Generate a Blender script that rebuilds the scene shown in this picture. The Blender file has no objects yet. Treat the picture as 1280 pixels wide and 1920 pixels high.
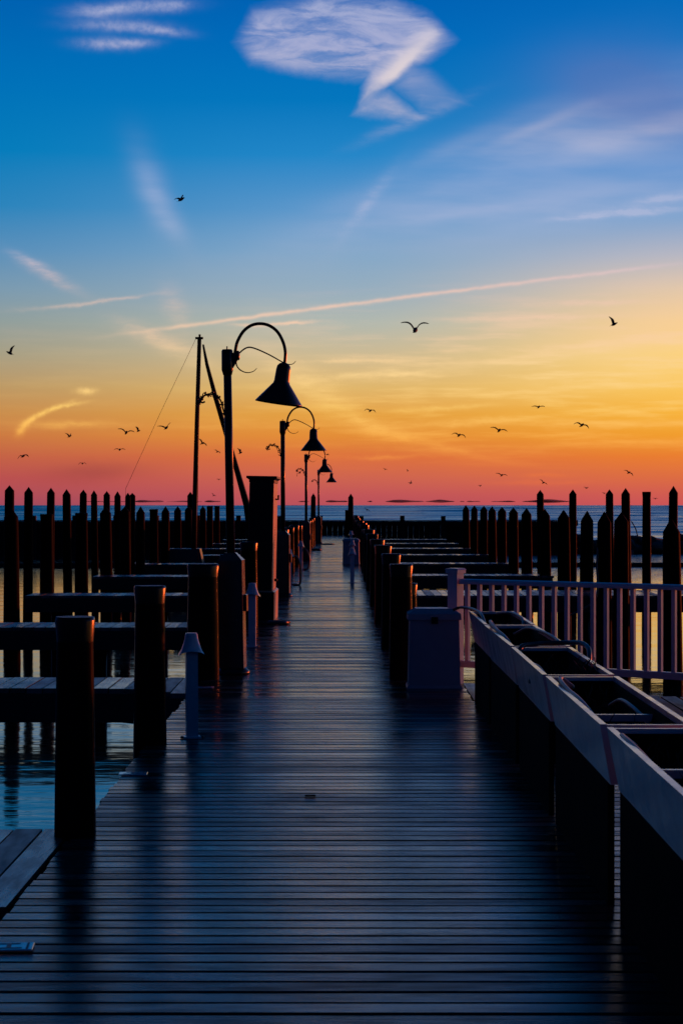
import bpy, math, random
from mathutils import Vector, Matrix
R = math.radians
rnd = random.Random(7)
S = bpy.context.scene

# ------------------------------------------------------------------ camera
EYE = 1.615                 # eye height above the deck (deck top is z = 0)
F = 3840.0                  # focal length in photo pixels (1280 x 1920)
cam = bpy.data.cameras.new('camera'); cam.sensor_fit = 'VERTICAL'
cam.sensor_height = 36; cam.sensor_width = 24; cam.lens = 36 * F / 1920
cam.clip_start = 0.1; cam.clip_end = 60000
cam.dof.use_dof = True; cam.dof.focus_distance = 17; cam.dof.aperture_fstop = 13
co = bpy.data.objects.new('camera', cam); S.collection.objects.link(co)
co.location = (0, 0, EYE)
co.rotation_euler = (R(90) - 13 / F, 0, 6 / F)
S.camera = co

SUN_AZ, SUN_EL = R(42), R(1.8)     # azimuth to the right of the pier axis

# ------------------------------------------------------------------ world
def lin(c):
    o = []
    for v in c[:3]:
        v = v / 255.0
        o.append(v / 12.92 if v <= .04045 else ((v + .055) / 1.055) ** 2.4)
    return (*o, 1.0)

class NT:
    def __init__(s, tree): s.t = tree; s.n = tree.nodes; s.l = tree.links
    def new(s, typ, **kw):
        n = s.n.new(typ)
        for k, v in kw.items(): setattr(n, k, v)
        return n
    def put(s, sock, v):
        if isinstance(v, bpy.types.NodeSocket): s.l.new(v, sock)
        elif v is not None: sock.default_value = v
    def m(s, op, a, b=None, c=None, clamp=False):
        n = s.new('ShaderNodeMath', operation=op); n.use_clamp = clamp
        for i, v in enumerate((a, b, c)):
            if v is not None: s.put(n.inputs[i], v)
        return n.outputs[0]
    def vm(s, op, a, b=None, out=0):
        n = s.new('ShaderNodeVectorMath', operation=op)
        s.put(n.inputs[0], a)
        if b is not None: s.put(n.inputs[1], b)
        return n.outputs[out]
    def scale(s, a, k):
        n = s.new('ShaderNodeVectorMath', operation='SCALE'); s.put(n.inputs[0], a); s.put(n.inputs['Scale'], k)
        return n.outputs[0]
    def rng(s, v, a, b, c, d, smooth=True):
        n = s.new('ShaderNodeMapRange'); n.interpolation_type = 'SMOOTHSTEP' if smooth else 'LINEAR'
        for k, x in zip(('Value', 'From Min', 'From Max', 'To Min', 'To Max'), (v, a, b, c, d)): s.put(n.inputs[k], x)
        return n.outputs[0]
    def ramp(s, v, stops, interp='LINEAR'):
        n = s.new('ShaderNodeValToRGB'); cr = n.color_ramp; cr.interpolation = interp
        while len(cr.elements) < len(stops): cr.elements.new(0.5)
        for e, (p, c) in zip(cr.elements, stops): e.position = p
        for e, (p, c) in zip(cr.elements, stops): e.position = p; e.color = c if len(c) == 4 else (*c, 1)
        s.put(n.inputs[0], v); return n.outputs[0]
    def mix(s, f, a, b, blend='MIX'):
        n = s.new('ShaderNodeMix', data_type='RGBA', blend_type=blend)
        s.put(n.inputs[0], f); s.put(n.inputs[6], a); s.put(n.inputs[7], b)
        return n.outputs[2]
    def noise(s, vec, scale, detail=4, rough=.55, dist=0, out=0, dim='3D'):
        n = s.new('ShaderNodeTexNoise', noise_dimensions=dim)
        if vec is not None: s.put(n.inputs['Vector'], vec)
        n.inputs['Scale'].default_value = scale; n.inputs['Detail'].default_value = detail
        n.inputs['Roughness'].default_value = rough; n.inputs['Distortion'].default_value = dist
        return n.outputs[out]
    def mapping(s, vec, loc=(0,0,0), rot=(0,0,0), sc=(1,1,1), typ='POINT'):
        n = s.new('ShaderNodeMapping', vector_type=typ); s.put(n.inputs['Vector'], vec)
        n.inputs['Location'].default_value = loc; n.inputs['Rotation'].default_value = rot; n.inputs['Scale'].default_value = sc
        return n.outputs[0]

W = bpy.data.worlds.new('World'); S.world = W; W.use_nodes = True
W.node_tree.nodes.clear(); w = NT(W.node_tree)
tc = w.new('ShaderNodeTexCoord'); d = w.vm('NORMALIZE', tc.outputs['Generated'])
sx = w.new('ShaderNodeSeparateXYZ'); w.l.new(d, sx.inputs[0]); dx, dy, dz = sx.outputs
az = w.m('ARCTAN2', dx, dy); el = w.m('ARCSINE', dz)
a = w.m('MULTIPLY', az, 3.84); e = w.m('MULTIPLY', el, 3.84)      # one unit is about 15 degrees of sky
cx = w.new('ShaderNodeCombineXYZ'); w.put(cx.inputs[0], a); w.put(cx.inputs[1], e); w.put(cx.inputs[2], 0.0)
P = cx.outputs[0]
left = [(0,(160,74,92)),(.02,(174,78,88)),(.05,(186,80,80)),(.09,(196,98,70)),(.13,(204,122,66)),(.17,(202,142,78)),(.22,(188,153,102)),(.28,(166,158,132)),(.34,(144,158,156)),(.40,(122,154,176)),(.47,(88,143,186)),(.55,(42,132,188)),(.65,(4,124,187)),(.78,(0,112,184)),(.92,(0,98,178)),(1,(0,88,170))]
mid = [(0,(184,80,90)),(.02,(194,86,88)),(.05,(206,100,80)),(.09,(220,112,62)),(.13,(228,142,56)),(.17,(228,160,66)),(.22,(224,182,108)),(.28,(206,186,146)),(.34,(178,184,174)),(.40,(152,174,190)),(.47,(126,166,200)),(.55,(88,150,202)),(.65,(34,134,200)),(.75,(4,118,190)),(.86,(0,106,186)),(1,(0,90,176))]
right = [(0,(202,84,86)),(.02,(210,92,80)),(.05,(221,108,66)),(.09,(234,126,48)),(.13,(242,158,46)),(.17,(248,180,62)),(.22,(251,198,92)),(.28,(253,210,118)),(.34,(250,208,140)),(.40,(228,200,170)),(.46,(186,184,194)),(.53,(124,162,205)),(.62,(88,144,206)),(.73,(52,124,194)),(.85,(8,112,190)),(1,(0,98,182))]
cl = lambda L: [(p, lin(c)) for p, c in L]
cL, cM, cR = (w.ramp(e, cl(q)) for q in (left, mid, right))
sky = w.mix(w.rng(a, -.72, .0, 0, 1), cL, cM)
sky = w.mix(w.rng(a, .0, .72, 0, 1), sky, cR)

# clouds: soft streaks placed by their direction in the sky (azimuth, elevation)
wn = w.noise(w.mapping(P, sc=(1, 1.5, 1)), 9, 5, .6, out=1)
warp = w.scale(w.vm('SUBTRACT', wn, (.5, .5, .5)), .016)
PW = w.vm('ADD', P, warp)
wn2 = w.noise(P, 45, 4, .65, out=1)
PW = w.vm('ADD', PW, w.scale(w.vm('SUBTRACT', wn2, (.5, .5, .5)), .007))
def ae(px, py): return ((px - 646) / 1000, (947 - py) / 1000)
def blobs(lst, vec):
    acc = None
    for px, py, s1, s2, ang, amp in lst:
        c = ae(px, py)
        q = w.mapping(vec, (c[0], c[1], 0), (0, 0, R(ang)), (s1 / 860, s2 / 860, 1), 'TEXTURE')
        r2 = w.vm('DOT_PRODUCT', q, q, out=1)
        g = w.m('POWER', .3679, r2)
        acc = w.m('MULTIPLY', g, amp) if acc is None else w.m('MULTIPLY_ADD', g, amp, acc)
    return acc
def poly(pts, vec, soft):
    # convex outline, points anticlockwise in (azimuth, elevation)
    P3 = w.vm('ADD', vec, (0, 0, 1)); q = [ae(*p) for p in pts]; acc = None
    A = sum(q[i][0] * q[(i+1) % len(q)][1] - q[(i+1) % len(q)][0] * q[i][1] for i in range(len(q)))
    if A < 0: q.reverse()
    for i in range(len(q)):
        (x0, y0), (x1, y1) = q[i], q[(i+1) % len(q)]
        n = Vector((y1 - y0, x0 - x1)).normalized()
        v = w.vm('DOT_PRODUCT', P3, (n.x, n.y, -(n.x * x0 + n.y * y0)), out=1)
        acc = v if acc is None else w.m('MAXIMUM', acc, v)
    return w.rng(acc, soft / 1000, -soft / 1000, 0, 1)
streak = w.noise(w.mapping(PW, rot=(0, 0, R(3)), sc=(9, 42, 1)), 1.6, 6, .66)
soft_streak = w.rng(streak, .32, .68, .45, 1.25)
fine = w.noise(w.mapping(PW, rot=(0, 0, R(14)), sc=(4.2, 17, 1)), 2.0, 7, .62, .6)
thin = blobs([
    (180,46,40,9,2,.3),
    (92,518,50,9,-28,.42),(62,498,30,6,-28,.2),
    (210,568,60,3,9,.42),(110,580,60,3,7,.25),(330,580,34,18,-65,.26),(280,632,50,12,-22,.36),(345,662,55,16,-28,.32),
    (540,606,48,3,2,.75),(470,611,28,3,0,.5),
    (690,385,58,10,52,.34),(770,236,80,9,22,.2),
    (1180,408,85,6,4,.85),(1235,386,70,7,8,.75),(1110,415,60,4,2,.4),
    (1090,572,90,5,0,.45),(990,598,130,4,1,.5),(680,678,70,3,0,.6),(720,703,95,5,2,.62),(900,680,200,8,6,.3),
    (835,763,70,4,2,.55),(760,770,35,4,0,.4),(880,791,110,6,3,.6),(700,800,90,12,-20,.5),(830,838,120,8,-13,.42),(725,858,60,4,2,.5),
    (1010,904,70,4,0,.5),(1022,892,36,3,0,.55),(1160,795,170,5,0,.5),(1190,830,120,5,2,.35),(560,700,90,20,-30,.3),(600,740,80,14,-30,.3),
    (138,797,75,6,0,.5),(400,800,60,5,0,.3),
    (1120,720,170,16,3,.3)], PW)
thin = w.m('MULTIPLY', thin, soft_streak)
smooth_ = blobs([(960,300,300,44,20,.42),(1060,395,330,42,6,.40),(1220,262,150,26,14,.42),(1150,330,260,60,10,.25),(820,300,130,14,24,.2),
    (285,360,56,24,-70,.42),(312,408,54,18,-56,.36),(1220,640,190,46,8,.35),(990,255,110,9,22,.2),(870,405,120,10,8,.25)], P)
smooth_ = w.m('MULTIPLY', smooth_, w.rng(w.noise(w.mapping(P, rot=(0, 0, R(14)), sc=(2.4, 13, 1)), 1.6, 4, .5), .25, .75, .55, 1.25))
PF = w.vm('ADD', P, w.scale(w.vm('SUBTRACT', wn2, (.5, .5, .5)), .008))
crisp = blobs([(275,34,56,9,3,.46),(205,44,40,8,4,.4),(225,70,58,8,0,.46),(305,77,36,6,-5,.46),(205,102,40,8,0,.5),(255,100,30,6,4,.38),(325,34,20,7,5,.38),
    (164,735,15,5,0,.85),(140,760,20,2.8,10,.7),(105,768,28,3.4,22,.75),(72,784,20,4,28,.7),(52,799,14,6,50,.6),(43,812,8,7,70,.4)], PF)
crisp = w.m('MULTIPLY', crisp, w.rng(w.noise(P, 60, 4, .65), .3, .65, .6, 1.15))
# contrail: a long thin arc
tr = w.m('MULTIPLY_ADD', w.m('MULTIPLY', a, a), -.021, w.m('MULTIPLY_ADD', a, .127, .374))
dtr = w.m('DIVIDE', w.m('SUBTRACT', w.m('ADD', e, w.m('MULTIPLY', w.m('SUBTRACT', w.noise(P, 30, 2), .5), .006)), tr), .0036)
contrail = w.m('POWER', .3679, w.m('MULTIPLY', dtr, dtr))
contrail = w.m('MULTIPLY', contrail, w.m('MULTIPLY', w.rng(a, -.5, -.2, 0, .8), w.rng(a, .5, .68, 1, .1)))
contrail = w.m('MULTIPLY', contrail, w.rng(w.noise(P, 18, 3), .2, .7, .6, 1.0))
# the bright fan-shaped cloud high up
body = poly([(452,92),(480,42),(600,12),(720,22),(800,52),(838,92),(800,120),(735,150),(660,158),(560,140),(478,128)], PW, 20)
blade = poly([(838,88),(764,140),(692,206),(678,212),(686,170),(700,110),(740,60),(800,55)], PW, 13)
tri1 = poly([(762,138),(795,150),(848,198),(790,204),(738,172)], PW, 22)
tri2 = poly([(672,218),(690,192),(728,186),(776,228),(735,230)], PW, 14)
bd = w.m('MULTIPLY', body, w.rng(fine, .34, .66, .22, .78))
bl = w.m('MULTIPLY', blade, w.rng(fine, .3, .7, .38, .68))
glow = blobs([(775,118,75,20,42,.42),(724,170,52,11,47,.45)], PW)
glow = w.m('MULTIPLY', glow, w.m('MAXIMUM', blade, w.m('MULTIPLY', body, .8)))
t12 = w.m('MULTIPLY', w.m('MAXIMUM', w.m('MULTIPLY', tri1, .36), w.m('MULTIPLY', tri2, .50)), w.rng(fine, .3, .7, .55, 1.05))
fan = w.m('ADD', w.m('MAXIMUM', w.m('MAXIMUM', bd, bl), t12), glow)
# thin veil of cirrus all round the lower sky
veil = w.m('MULTIPLY', w.rng(w.noise(w.mapping(P, rot=(0, 0, R(-4)), sc=(3.4, 34, 1)), 1.25, 5, .6), .44, .70, 0, .75),
           w.m('MULTIPLY', w.rng(e, .03, .16, 0, 1), w.m('MULTIPLY', w.rng(e, .22, .46, 1, .0), w.rng(a, -.35, .35, .08, 1))))
ccol = w.ramp(e, cl([(0,(222,92,74)),(.06,(236,120,62)),(.12,(253,176,78)),(.18,(254,204,108)),(.25,(254,216,150)),(.32,(250,208,172)),(.40,(240,200,184)),(.50,(176,186,216)),(.62,(150,172,214)),(.72,(206,196,210)),(.85,(186,186,216)),(1,(170,182,218))]))
sky = w.mix(veil, sky, ccol)
# twilight: dimmer towards the zenith, dimmer and bluer away from the glow
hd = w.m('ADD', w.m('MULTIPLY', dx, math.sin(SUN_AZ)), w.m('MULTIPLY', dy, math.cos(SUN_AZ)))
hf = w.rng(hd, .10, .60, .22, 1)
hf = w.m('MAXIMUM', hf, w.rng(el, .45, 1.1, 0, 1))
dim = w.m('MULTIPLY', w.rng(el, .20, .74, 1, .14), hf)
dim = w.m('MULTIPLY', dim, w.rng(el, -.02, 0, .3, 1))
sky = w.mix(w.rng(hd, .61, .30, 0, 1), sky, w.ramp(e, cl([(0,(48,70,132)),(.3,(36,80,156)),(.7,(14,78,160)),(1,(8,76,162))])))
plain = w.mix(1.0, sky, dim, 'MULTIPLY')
dens = w.m('ADD', w.m('ADD', w.m('ADD', thin, crisp), smooth_), w.m('MULTIPLY', contrail, .95))
dens = w.m('MINIMUM', w.m('ADD', dens, fan), .96)
cs = w.mix(dens, sky, ccol)
cs = w.mix(w.m('MULTIPLY', glow, .8), cs, lin((244, 226, 214)))
dark = blobs([(1195,200,130,50,-18,.62),(1150,150,110,55,10,.3),(180,885,75,16,3,.42)], PW)
cs = w.mix(w.m('MINIMUM', dark, .6), cs, w.ramp(e, cl([(0,(150,62,66)),(.2,(150,70,60)),(.6,(92,122,184)),(1,(80,114,180))])))
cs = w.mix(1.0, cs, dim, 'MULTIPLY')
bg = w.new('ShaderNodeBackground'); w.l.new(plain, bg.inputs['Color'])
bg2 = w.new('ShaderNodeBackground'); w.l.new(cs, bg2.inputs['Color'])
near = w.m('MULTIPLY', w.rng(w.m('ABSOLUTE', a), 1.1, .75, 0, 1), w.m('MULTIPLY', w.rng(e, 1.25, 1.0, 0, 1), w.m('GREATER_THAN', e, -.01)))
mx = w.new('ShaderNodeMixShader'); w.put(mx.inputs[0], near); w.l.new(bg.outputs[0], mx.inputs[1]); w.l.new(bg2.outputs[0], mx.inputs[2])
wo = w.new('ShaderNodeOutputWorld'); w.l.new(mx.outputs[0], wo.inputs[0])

# ------------------------------------------------------------------ sun (just risen, out of frame to the right)
sl = bpy.data.lights.new('sun', 'SUN'); sl.energy = 1.9; sl.color = (1.0, .115, .022); sl.angle = R(.6)
so = bpy.data.objects.new('sun', sl); S.collection.objects.link(so)
sd = Vector((math.sin(SUN_AZ) * math.cos(SUN_EL), math.cos(SUN_AZ) * math.cos(SUN_EL), math.sin(SUN_EL)))
so.rotation_euler = (-sd).to_track_quat('-Z', 'Y').to_euler()

S.view_settings.view_transform = 'Standard'; S.view_settings.look = 'None'
S.view_settings.exposure = 0; S.view_settings.gamma = 1
W.cycles.sampling_method = 'NONE'
S.cycles.max_bounces = 4; S.cycles.diffuse_bounces = 2; S.cycles.glossy_bounces = 3; S.cycles.sample_clamp_indirect = 4

# ------------------------------------------------------------------ helpers
class MB:
    def __init__(s): s.v = []; s.f = []; s.sm = []
    def add(s, vs, fs, smooth=False):
        o = len(s.v); s.v += [tuple(v) for v in vs]
        s.f += [tuple(i + o for i in f) for f in fs]; s.sm += [smooth] * len(fs)
        return s
    def box(s, x0, x1, y0, y1, z0, z1, top=(0, 0)):
        i, j = top
        return s.add([(x0,y0,z0),(x1,y0,z0),(x1,y1,z0),(x0,y1,z0),(x0+i,y0+j,z1),(x1-i,y0+j,z1),(x1-i,y1-j,z1),(x0+i,y1-j,z1)],
              [(3,2,1,0),(4,5,6,7),(0,1,5,4),(1,2,6,5),(2,3,7,6),(3,0,4,7)])
    def cbox(s, x0, x1, y0, y1, z0, z1, b=.01):
        'box with chamfered top edges'
        s.box(x0, x1, y0, y1, z0, z1 - b)
        s.f.pop(-5); s.sm.pop()
        return s.box(x0, x1, y0, y1, z1 - b, z1, (b, b))
    def lathe(s, prof, n=16, c=(0, 0, 0), smooth=True, jit=None, cap=True, axis=None):
        vs = []; fs = []
        for k, (r, z) in enumerate(prof):
            for i in range(n):
                t = 2 * math.pi * i / n
                rr = r * (1 + (jit[i] if jit else 0))
                p = Vector((rr * math.cos(t), rr * math.sin(t), z))
                if axis is not None: p = axis @ p
                vs.append((p.x + c[0], p.y + c[1], p.z + c[2]))
        for k in range(len(prof) - 1):
            for i in range(n):
                j = (i + 1) % n
                fs.append((k*n+i, k*n+j, (k+1)*n+j, (k+1)*n+i))
        o = len(fs)
        s.add(vs, fs, smooth)
        if cap:
            b = len(s.v) - len(vs)
            s.f += [tuple(b + i for i in reversed(range(n))), tuple(b + (len(prof)-1)*n + i for i in range(n))]
            s.sm += [False, False]
        return s
    def tube(s, pts, r, n=8, smooth=True):
        pts = [Vector(p) for p in pts]; rs = r if isinstance(r, (list, tuple)) else [r] * len(pts)
        vs = []; fs = []; up = None
        for k, p in enumerate(pts):
            t = (pts[min(k+1, len(pts)-1)] - pts[max(k-1, 0)]).normalized()
            if up is None: up = t.orthogonal().normalized()
            up = (up - t * up.dot(t)).normalized(); b = t.cross(up)
            for i in range(n):
                g = 2 * math.pi * i / n
                vs.append(p + (up * math.cos(g) + b * math.sin(g)) * rs[k])
        for k in range(len(pts) - 1):
            for i in range(n):
                j = (i + 1) % n; fs.append((k*n+i, k*n+j, (k+1)*n+j, (k+1)*n+i))
        fs += [tuple(reversed(range(n))), tuple((len(pts)-1)*n + i for i in range(n))]
        return s.add(vs, fs, smooth)
    def mesh(s, name, mat):
        m = bpy.data.meshes.new(name); m.from_pydata(s.v, [], s.f); m.update()
        m.polygons.foreach_set('use_smooth', s.sm)
        m.materials.append(MT[mat]); return m
    def build(s, name, mat, parent=None, loc=(0,0,0), rot=(0,0,0), sc=(1,1,1)):
        return link(name, s.mesh(name, mat), parent, loc, rot, sc)
def link(name, data, parent=None, loc=(0,0,0), rot=(0,0,0), sc=(1,1,1)):
    o = bpy.data.objects.new(name, data); S.collection.objects.link(o)
    o.parent = parent; o.location = loc; o.rotation_euler = rot; o.scale = sc
    return o
def tag(o, label=None, cat=None, group=None, kind=None):
    for k, v in (('label', label), ('category', cat), ('group', group), ('kind', kind)):
        if v: o[k] = v
    return o
def empty(name, loc=(0,0,0), rot=(0,0,0), **kw):
    o = link(name, None, None, loc, rot); o.empty_display_size = .2
    return tag(o, **kw)
def copy_tree(o, parent=None):
    c = o.copy(); S.collection.objects.link(c); c.parent = parent
    for ch in list(o.children): copy_tree(ch, c)
    return c
def smooth_path(pts, k=6):
    'Catmull-Rom through the points'
    p = [Vector(q) for q in pts]; out = []
    for i in range(len(p) - 1):
        a0, a1, a2, a3 = p[max(i-1, 0)], p[i], p[i+1], p[min(i+2, len(p)-1)]
        for j in range(k):
            t = j / k
            out.append(.5 * ((2*a1) + (a2-a0)*t + (2*a0-5*a1+4*a2-a3)*t*t + (3*a1-a0-3*a2+a3)*t**3))
    out.append(p[-1]); return out
ORD = ['', 'first', 'second', 'third', 'fourth', 'fifth', 'sixth', 'seventh', 'eighth', 'ninth', 'tenth', 'eleventh', 'twelfth',
       'thirteenth', 'fourteenth', 'fifteenth', 'sixteenth', 'seventeenth', 'eighteenth', 'nineteenth', 'twentieth', 'twenty-first', 'twenty-second', 'twenty-third', 'twenty-fourth', 'twenty-fifth']

# ------------------------------------------------------------------ materials
MT = {}
def material(name):
    m = bpy.data.materials.new(name); m.use_nodes = True; m.node_tree.nodes.clear()
    n = NT(m.node_tree); b = n.new('ShaderNodeBsdfPrincipled'); o = n.new('ShaderNodeOutputMaterial')
    n.l.new(b.outputs[0], o.inputs[0]); MT[name] = m
    return n, b, o
def bump(n, b, h, strength, dist):
    k = n.new('ShaderNodeBump'); k.inputs['Strength'].default_value = strength; k.inputs['Distance'].default_value = dist
    n.l.new(h, k.inputs['Height']); n.l.new(k.outputs[0], b.inputs['Normal'])
def plank_mat(name, c0, c1, rough, along='X', spec=.5):
    n, b, o = material(name)
    oi = n.new('ShaderNodeObjectInfo'); g = n.new('ShaderNodeNewGeometry')
    r = n.m('FRACT', n.m('ADD', oi.outputs['Random'], g.outputs['Random Per Island']))
    off = n.scale(n.vm('ADD', (1, 1.7, .3), (0, 0, 0)), n.m('MULTIPLY', r, 60))
    P = n.vm('ADD', g.outputs['Position'], off)
    gr = n.noise(n.mapping(P, sc=(1.2, 38, 38) if along == 'X' else (38, 1.2, 38)), 2.0, 6, .68)
    st = n.noise(g.outputs['Position'], 1.1, 4, .6)
    sp = n.noise(P, 24, 3, .6)
    patch = n.noise(n.mapping(P, sc=(1.6, 9, 9) if along == 'X' else (9, 1.6, 9)), 1.6, 5, .65)
    tone = n.m('POWER', r, 1.4)
    v = n.m('ADD', n.m('MULTIPLY', tone, .7), n.m('ADD', n.m('MULTIPLY', gr, .5), n.m('MULTIPLY', st, .35)))
    col = n.ramp(v, [(.25, (*c0, 1)), (.85, (*c1, 1)), (1, (*[k * 1.25 for k in c1], 1))])
    col = n.mix(n.rng(sp, .62, .75, 0, .35), col, (*[k * .4 for k in c0], 1))
    n.put(b.inputs['Base Color'], col)
    rr = n.m('ADD', n.m('MULTIPLY', n.m('FRACT', n.m('MULTIPLY', r, 7.31)), .22), n.m('MULTIPLY', n.m('SUBTRACT', st, .5), .25))
    n.put(b.inputs['Roughness'], n.m('ADD', n.m('ADD', n.m('ADD', rr, rough - .11), n.m('MULTIPLY', n.m('SUBTRACT', gr, .5), .2)), n.m('MULTIPLY', n.m('SUBTRACT', .5, patch), .25)))
    n.put(b.inputs['Specular IOR Level'], n.m('MULTIPLY', n.rng(n.m('FRACT', n.m('MULTIPLY', r, 13.7)), 0, 1, .55, 1.25), n.m('MULTIPLY', n.m('MULTIPLY', n.rng(gr, .3, .7, .55, 1.2), n.rng(patch, .36, .62, .35, 1.2)), spec)))
    bump(n, b, n.m('ADD', gr, n.m('MULTIPLY', sp, .3)), .26, .004)
plank_mat('deck_wood', (.010, .010, .010), (.038, .036, .034), .22, 'X', .20)
plank_mat('finger_wood', (.03, .029, .028), (.12, .115, .11), .32, 'Y')
plank_mat('platform_wood', (.014, .013, .012), (.05, .047, .045), .5, 'Y')

def simple(name, c, rough=.5, metal=0, var=.3, scale=6, bmp=0, stretch=(1, 1, 1), spec=.5):
    n, b, o = material(name)
    t = n.new('ShaderNodeTexCoord'); oi = n.new('ShaderNodeObjectInfo')
    P = n.vm('ADD', n.mapping(t.outputs['Object'], sc=stretch), n.scale((3.1, 1.7, 5.3), n.m('MULTIPLY', oi.outputs['Random'], 20)))
    q = n.noise(P, scale, 6, .62)
    col = n.ramp(q, [(.25, (*[k * (1 - var) for k in c], 1)), (.75, (*[min(k * (1 + var * .6), 1) for k in c], 1))])
    n.put(b.inputs['Base Color'], col)
    n.put(b.inputs['Roughness'], n.m('ADD', n.m('MULTIPLY', n.m('SUBTRACT', q, .5), .3), rough))
    b.inputs['Metallic'].default_value = metal; b.inputs['Specular IOR Level'].default_value = spec
    if bmp: bump(n, b, n.noise(P, scale * 3, 5, .65), bmp, .01)
simple('piling_wood', (.009, .0075, .0065), .22, var=.6, scale=3, bmp=.12, stretch=(5, 5, .5), spec=.02)
simple('mooring_wood', (.006, .005, .0045), .6, var=.6, scale=3, bmp=.3, stretch=(5, 5, .5), spec=.008)
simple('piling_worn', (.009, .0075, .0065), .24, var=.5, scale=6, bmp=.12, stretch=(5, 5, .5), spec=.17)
simple('piling_end', (.10, .09, .08), .5, var=.5, scale=14, bmp=.3)
simple('beam_wood', (.018, .015, .013), .6, var=.5, scale=2.5, bmp=.4, stretch=(.5, 3, 6))
simple('lamp_metal', (.008, .008, .009), .30, var=.3, scale=9, bmp=.06, spec=.36)
simple('lamp_base', (.07, .05, .04), .24, var=.3, scale=9, bmp=.05, spec=.5)
simple('cabinet_paint', (.56, .36, .22), .36, var=.2, scale=4, bmp=.05)
simple('cabinet_dark', (.010, .010, .011), .5, var=.2, spec=.2)
simple('white_vinyl', (.74, .75, .78), .24, var=.10, scale=4, bmp=.015, spec=.55)
simple('white_fibreglass', (.36, .38, .42), .36, var=.16, scale=3, bmp=.04)
simple('planter_white', (.58, .60, .64), .20, var=.14, scale=5, bmp=.02, spec=.6)
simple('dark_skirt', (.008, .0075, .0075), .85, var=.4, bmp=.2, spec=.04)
simple('soil', (.012, .010, .008), .95, var=.6, scale=30, bmp=1.0, spec=.1)
simple('hose_rubber', (.30, .29, .25), .45, var=.3, scale=12)
simple('hose_dark', (.03, .032, .034), .4, var=.3, scale=12)
simple('rope', (.22, .19, .15), .8, var=.4, scale=30, bmp=.4)
simple('hull_paint', (.02, .022, .03), .35, var=.3)
simple('boat_spar', (.018, .016, .014), .5, var=.3, spec=.1)
simple('feather', (.05, .05, .055), .7, var=.4, scale=8)
simple('stone', (.05, .046, .042), .8, var=.5, scale=2, bmp=.6)
simple('wall_wood', (.02, .017, .014), .75, var=.5, scale=1.5, bmp=.4, stretch=(3, 1, .4), spec=.2)
simple('plate_white', (.78, .80, .84), .14, var=.08, spec=.9)
simple('ink', (.02, .03, .07), .5, var=.1)
simple('dead_plant', (.03, .025, .015), .9, var=.5)
# distant land, half dissolved by the mirage above the horizon
n, b, o = material('mirage_land')
b.inputs['Base Color'].default_value = (.10, .05, .08, 1); b.inputs['Roughness'].default_value = 1
g = n.new('ShaderNodeNewGeometry')
tr_ = n.new('ShaderNodeBsdfTransparent'); ms = n.new('ShaderNodeMixShader')
n.put(ms.inputs[0], n.rng(n.noise(n.mapping(g.outputs['Position'], sc=(.006, .001, .08)), 1, 4, .6), .3, .7, .35, .9))
n.l.new(tr_.outputs[0], ms.inputs[1]); n.l.new(b.outputs[0], ms.inputs[2]); n.l.new(ms.outputs[0], o.inputs[0])

def water_mat(name, rough, layers, col):
    n, b, o = material(name); g = n.new('ShaderNodeNewGeometry'); h = None
    for sc, amp, det in layers:
        q = n.noise(n.mapping(g.outputs['Position'], rot=(0, 0, R(12)), sc=sc), 1, det, .55, .3)
        h = n.m('MULTIPLY', q, amp) if h is None else n.m('MULTIPLY_ADD', q, amp, h)
    if name == 'harbour_water':      # wind chop towards the harbour mouth
        sp_ = n.new('ShaderNodeSeparateXYZ'); n.l.new(g.outputs['Position'], sp_.inputs[0])
        q = n.noise(n.mapping(g.outputs['Position'], sc=(.5, 2.2, 1)), 1, 3, .6)
        h = n.m('MULTIPLY_ADD', n.m('MULTIPLY', q, n.m('MULTIPLY', n.rng(sp_.outputs[1], 58, 100, 0, 1), n.rng(sp_.outputs[0], 2, 12, .12, 1))), .16, h)
    b.inputs['Base Color'].default_value = (*col, 1); b.inputs['IOR'].default_value = 1.333
    n.put(b.inputs['Roughness'], rough)
    bump(n, b, h, 1.0, 1.0)
water_mat('harbour_water', .06, [((.35, .9, 1), .011, 2), ((1.4, 4.2, 1), .0035, 3)], (.004, .012, .016))
water_mat('sea_water', .16, [((.3, .9, 1), .02, 3)], (.02, .05, .07))

# ------------------------------------------------------------------ setting: water, far land
WZ = -1.0
MB().add([(-400, -30, WZ), (400, -30, WZ), (400, 112, WZ), (-400, 112, WZ)], [(0, 1, 2, 3)]).build('harbour_water', 'harbour_water')['kind'] = 'structure'
r0 = random.Random(21); vs = []; fs = []; NX = 30
y = 112.0; row = 0; wave = .0
while y < 9000:
    lam = (2.6 if y < 700 else 5.0 if y < 2000 else 14.0) * r0.uniform(.6, 1.4)
    slope = r0.uniform(.05, .17); amp = lam * .5 * slope * (1 if y > 113 else 0)
    xw = 30 + y * .34
    for yy, zz_ in ((y, WZ), (y + lam * .5, WZ + amp)):
        for i in range(NX):
            q = (i / (NX - 1) - .5) * 2
            vs.append((q * xw, yy + (r0.uniform(-.12, .12) * lam if y > 113 else 0), zz_ + (r0.uniform(-.3, .3) * amp if zz_ > WZ else 0)))
    y += lam; row += 2
for j in range(row - 1):
    for i in range(NX - 1): fs.append((j*NX+i, j*NX+i+1, (j+1)*NX+i+1, (j+1)*NX+i))
o_ = len(vs)
vs += [(-40000, 9000, WZ), (40000, 9000, WZ), (40000, 45000, WZ), (-40000, 45000, WZ)]; fs.append((o_, o_+1, o_+2, o_+3))
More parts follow.
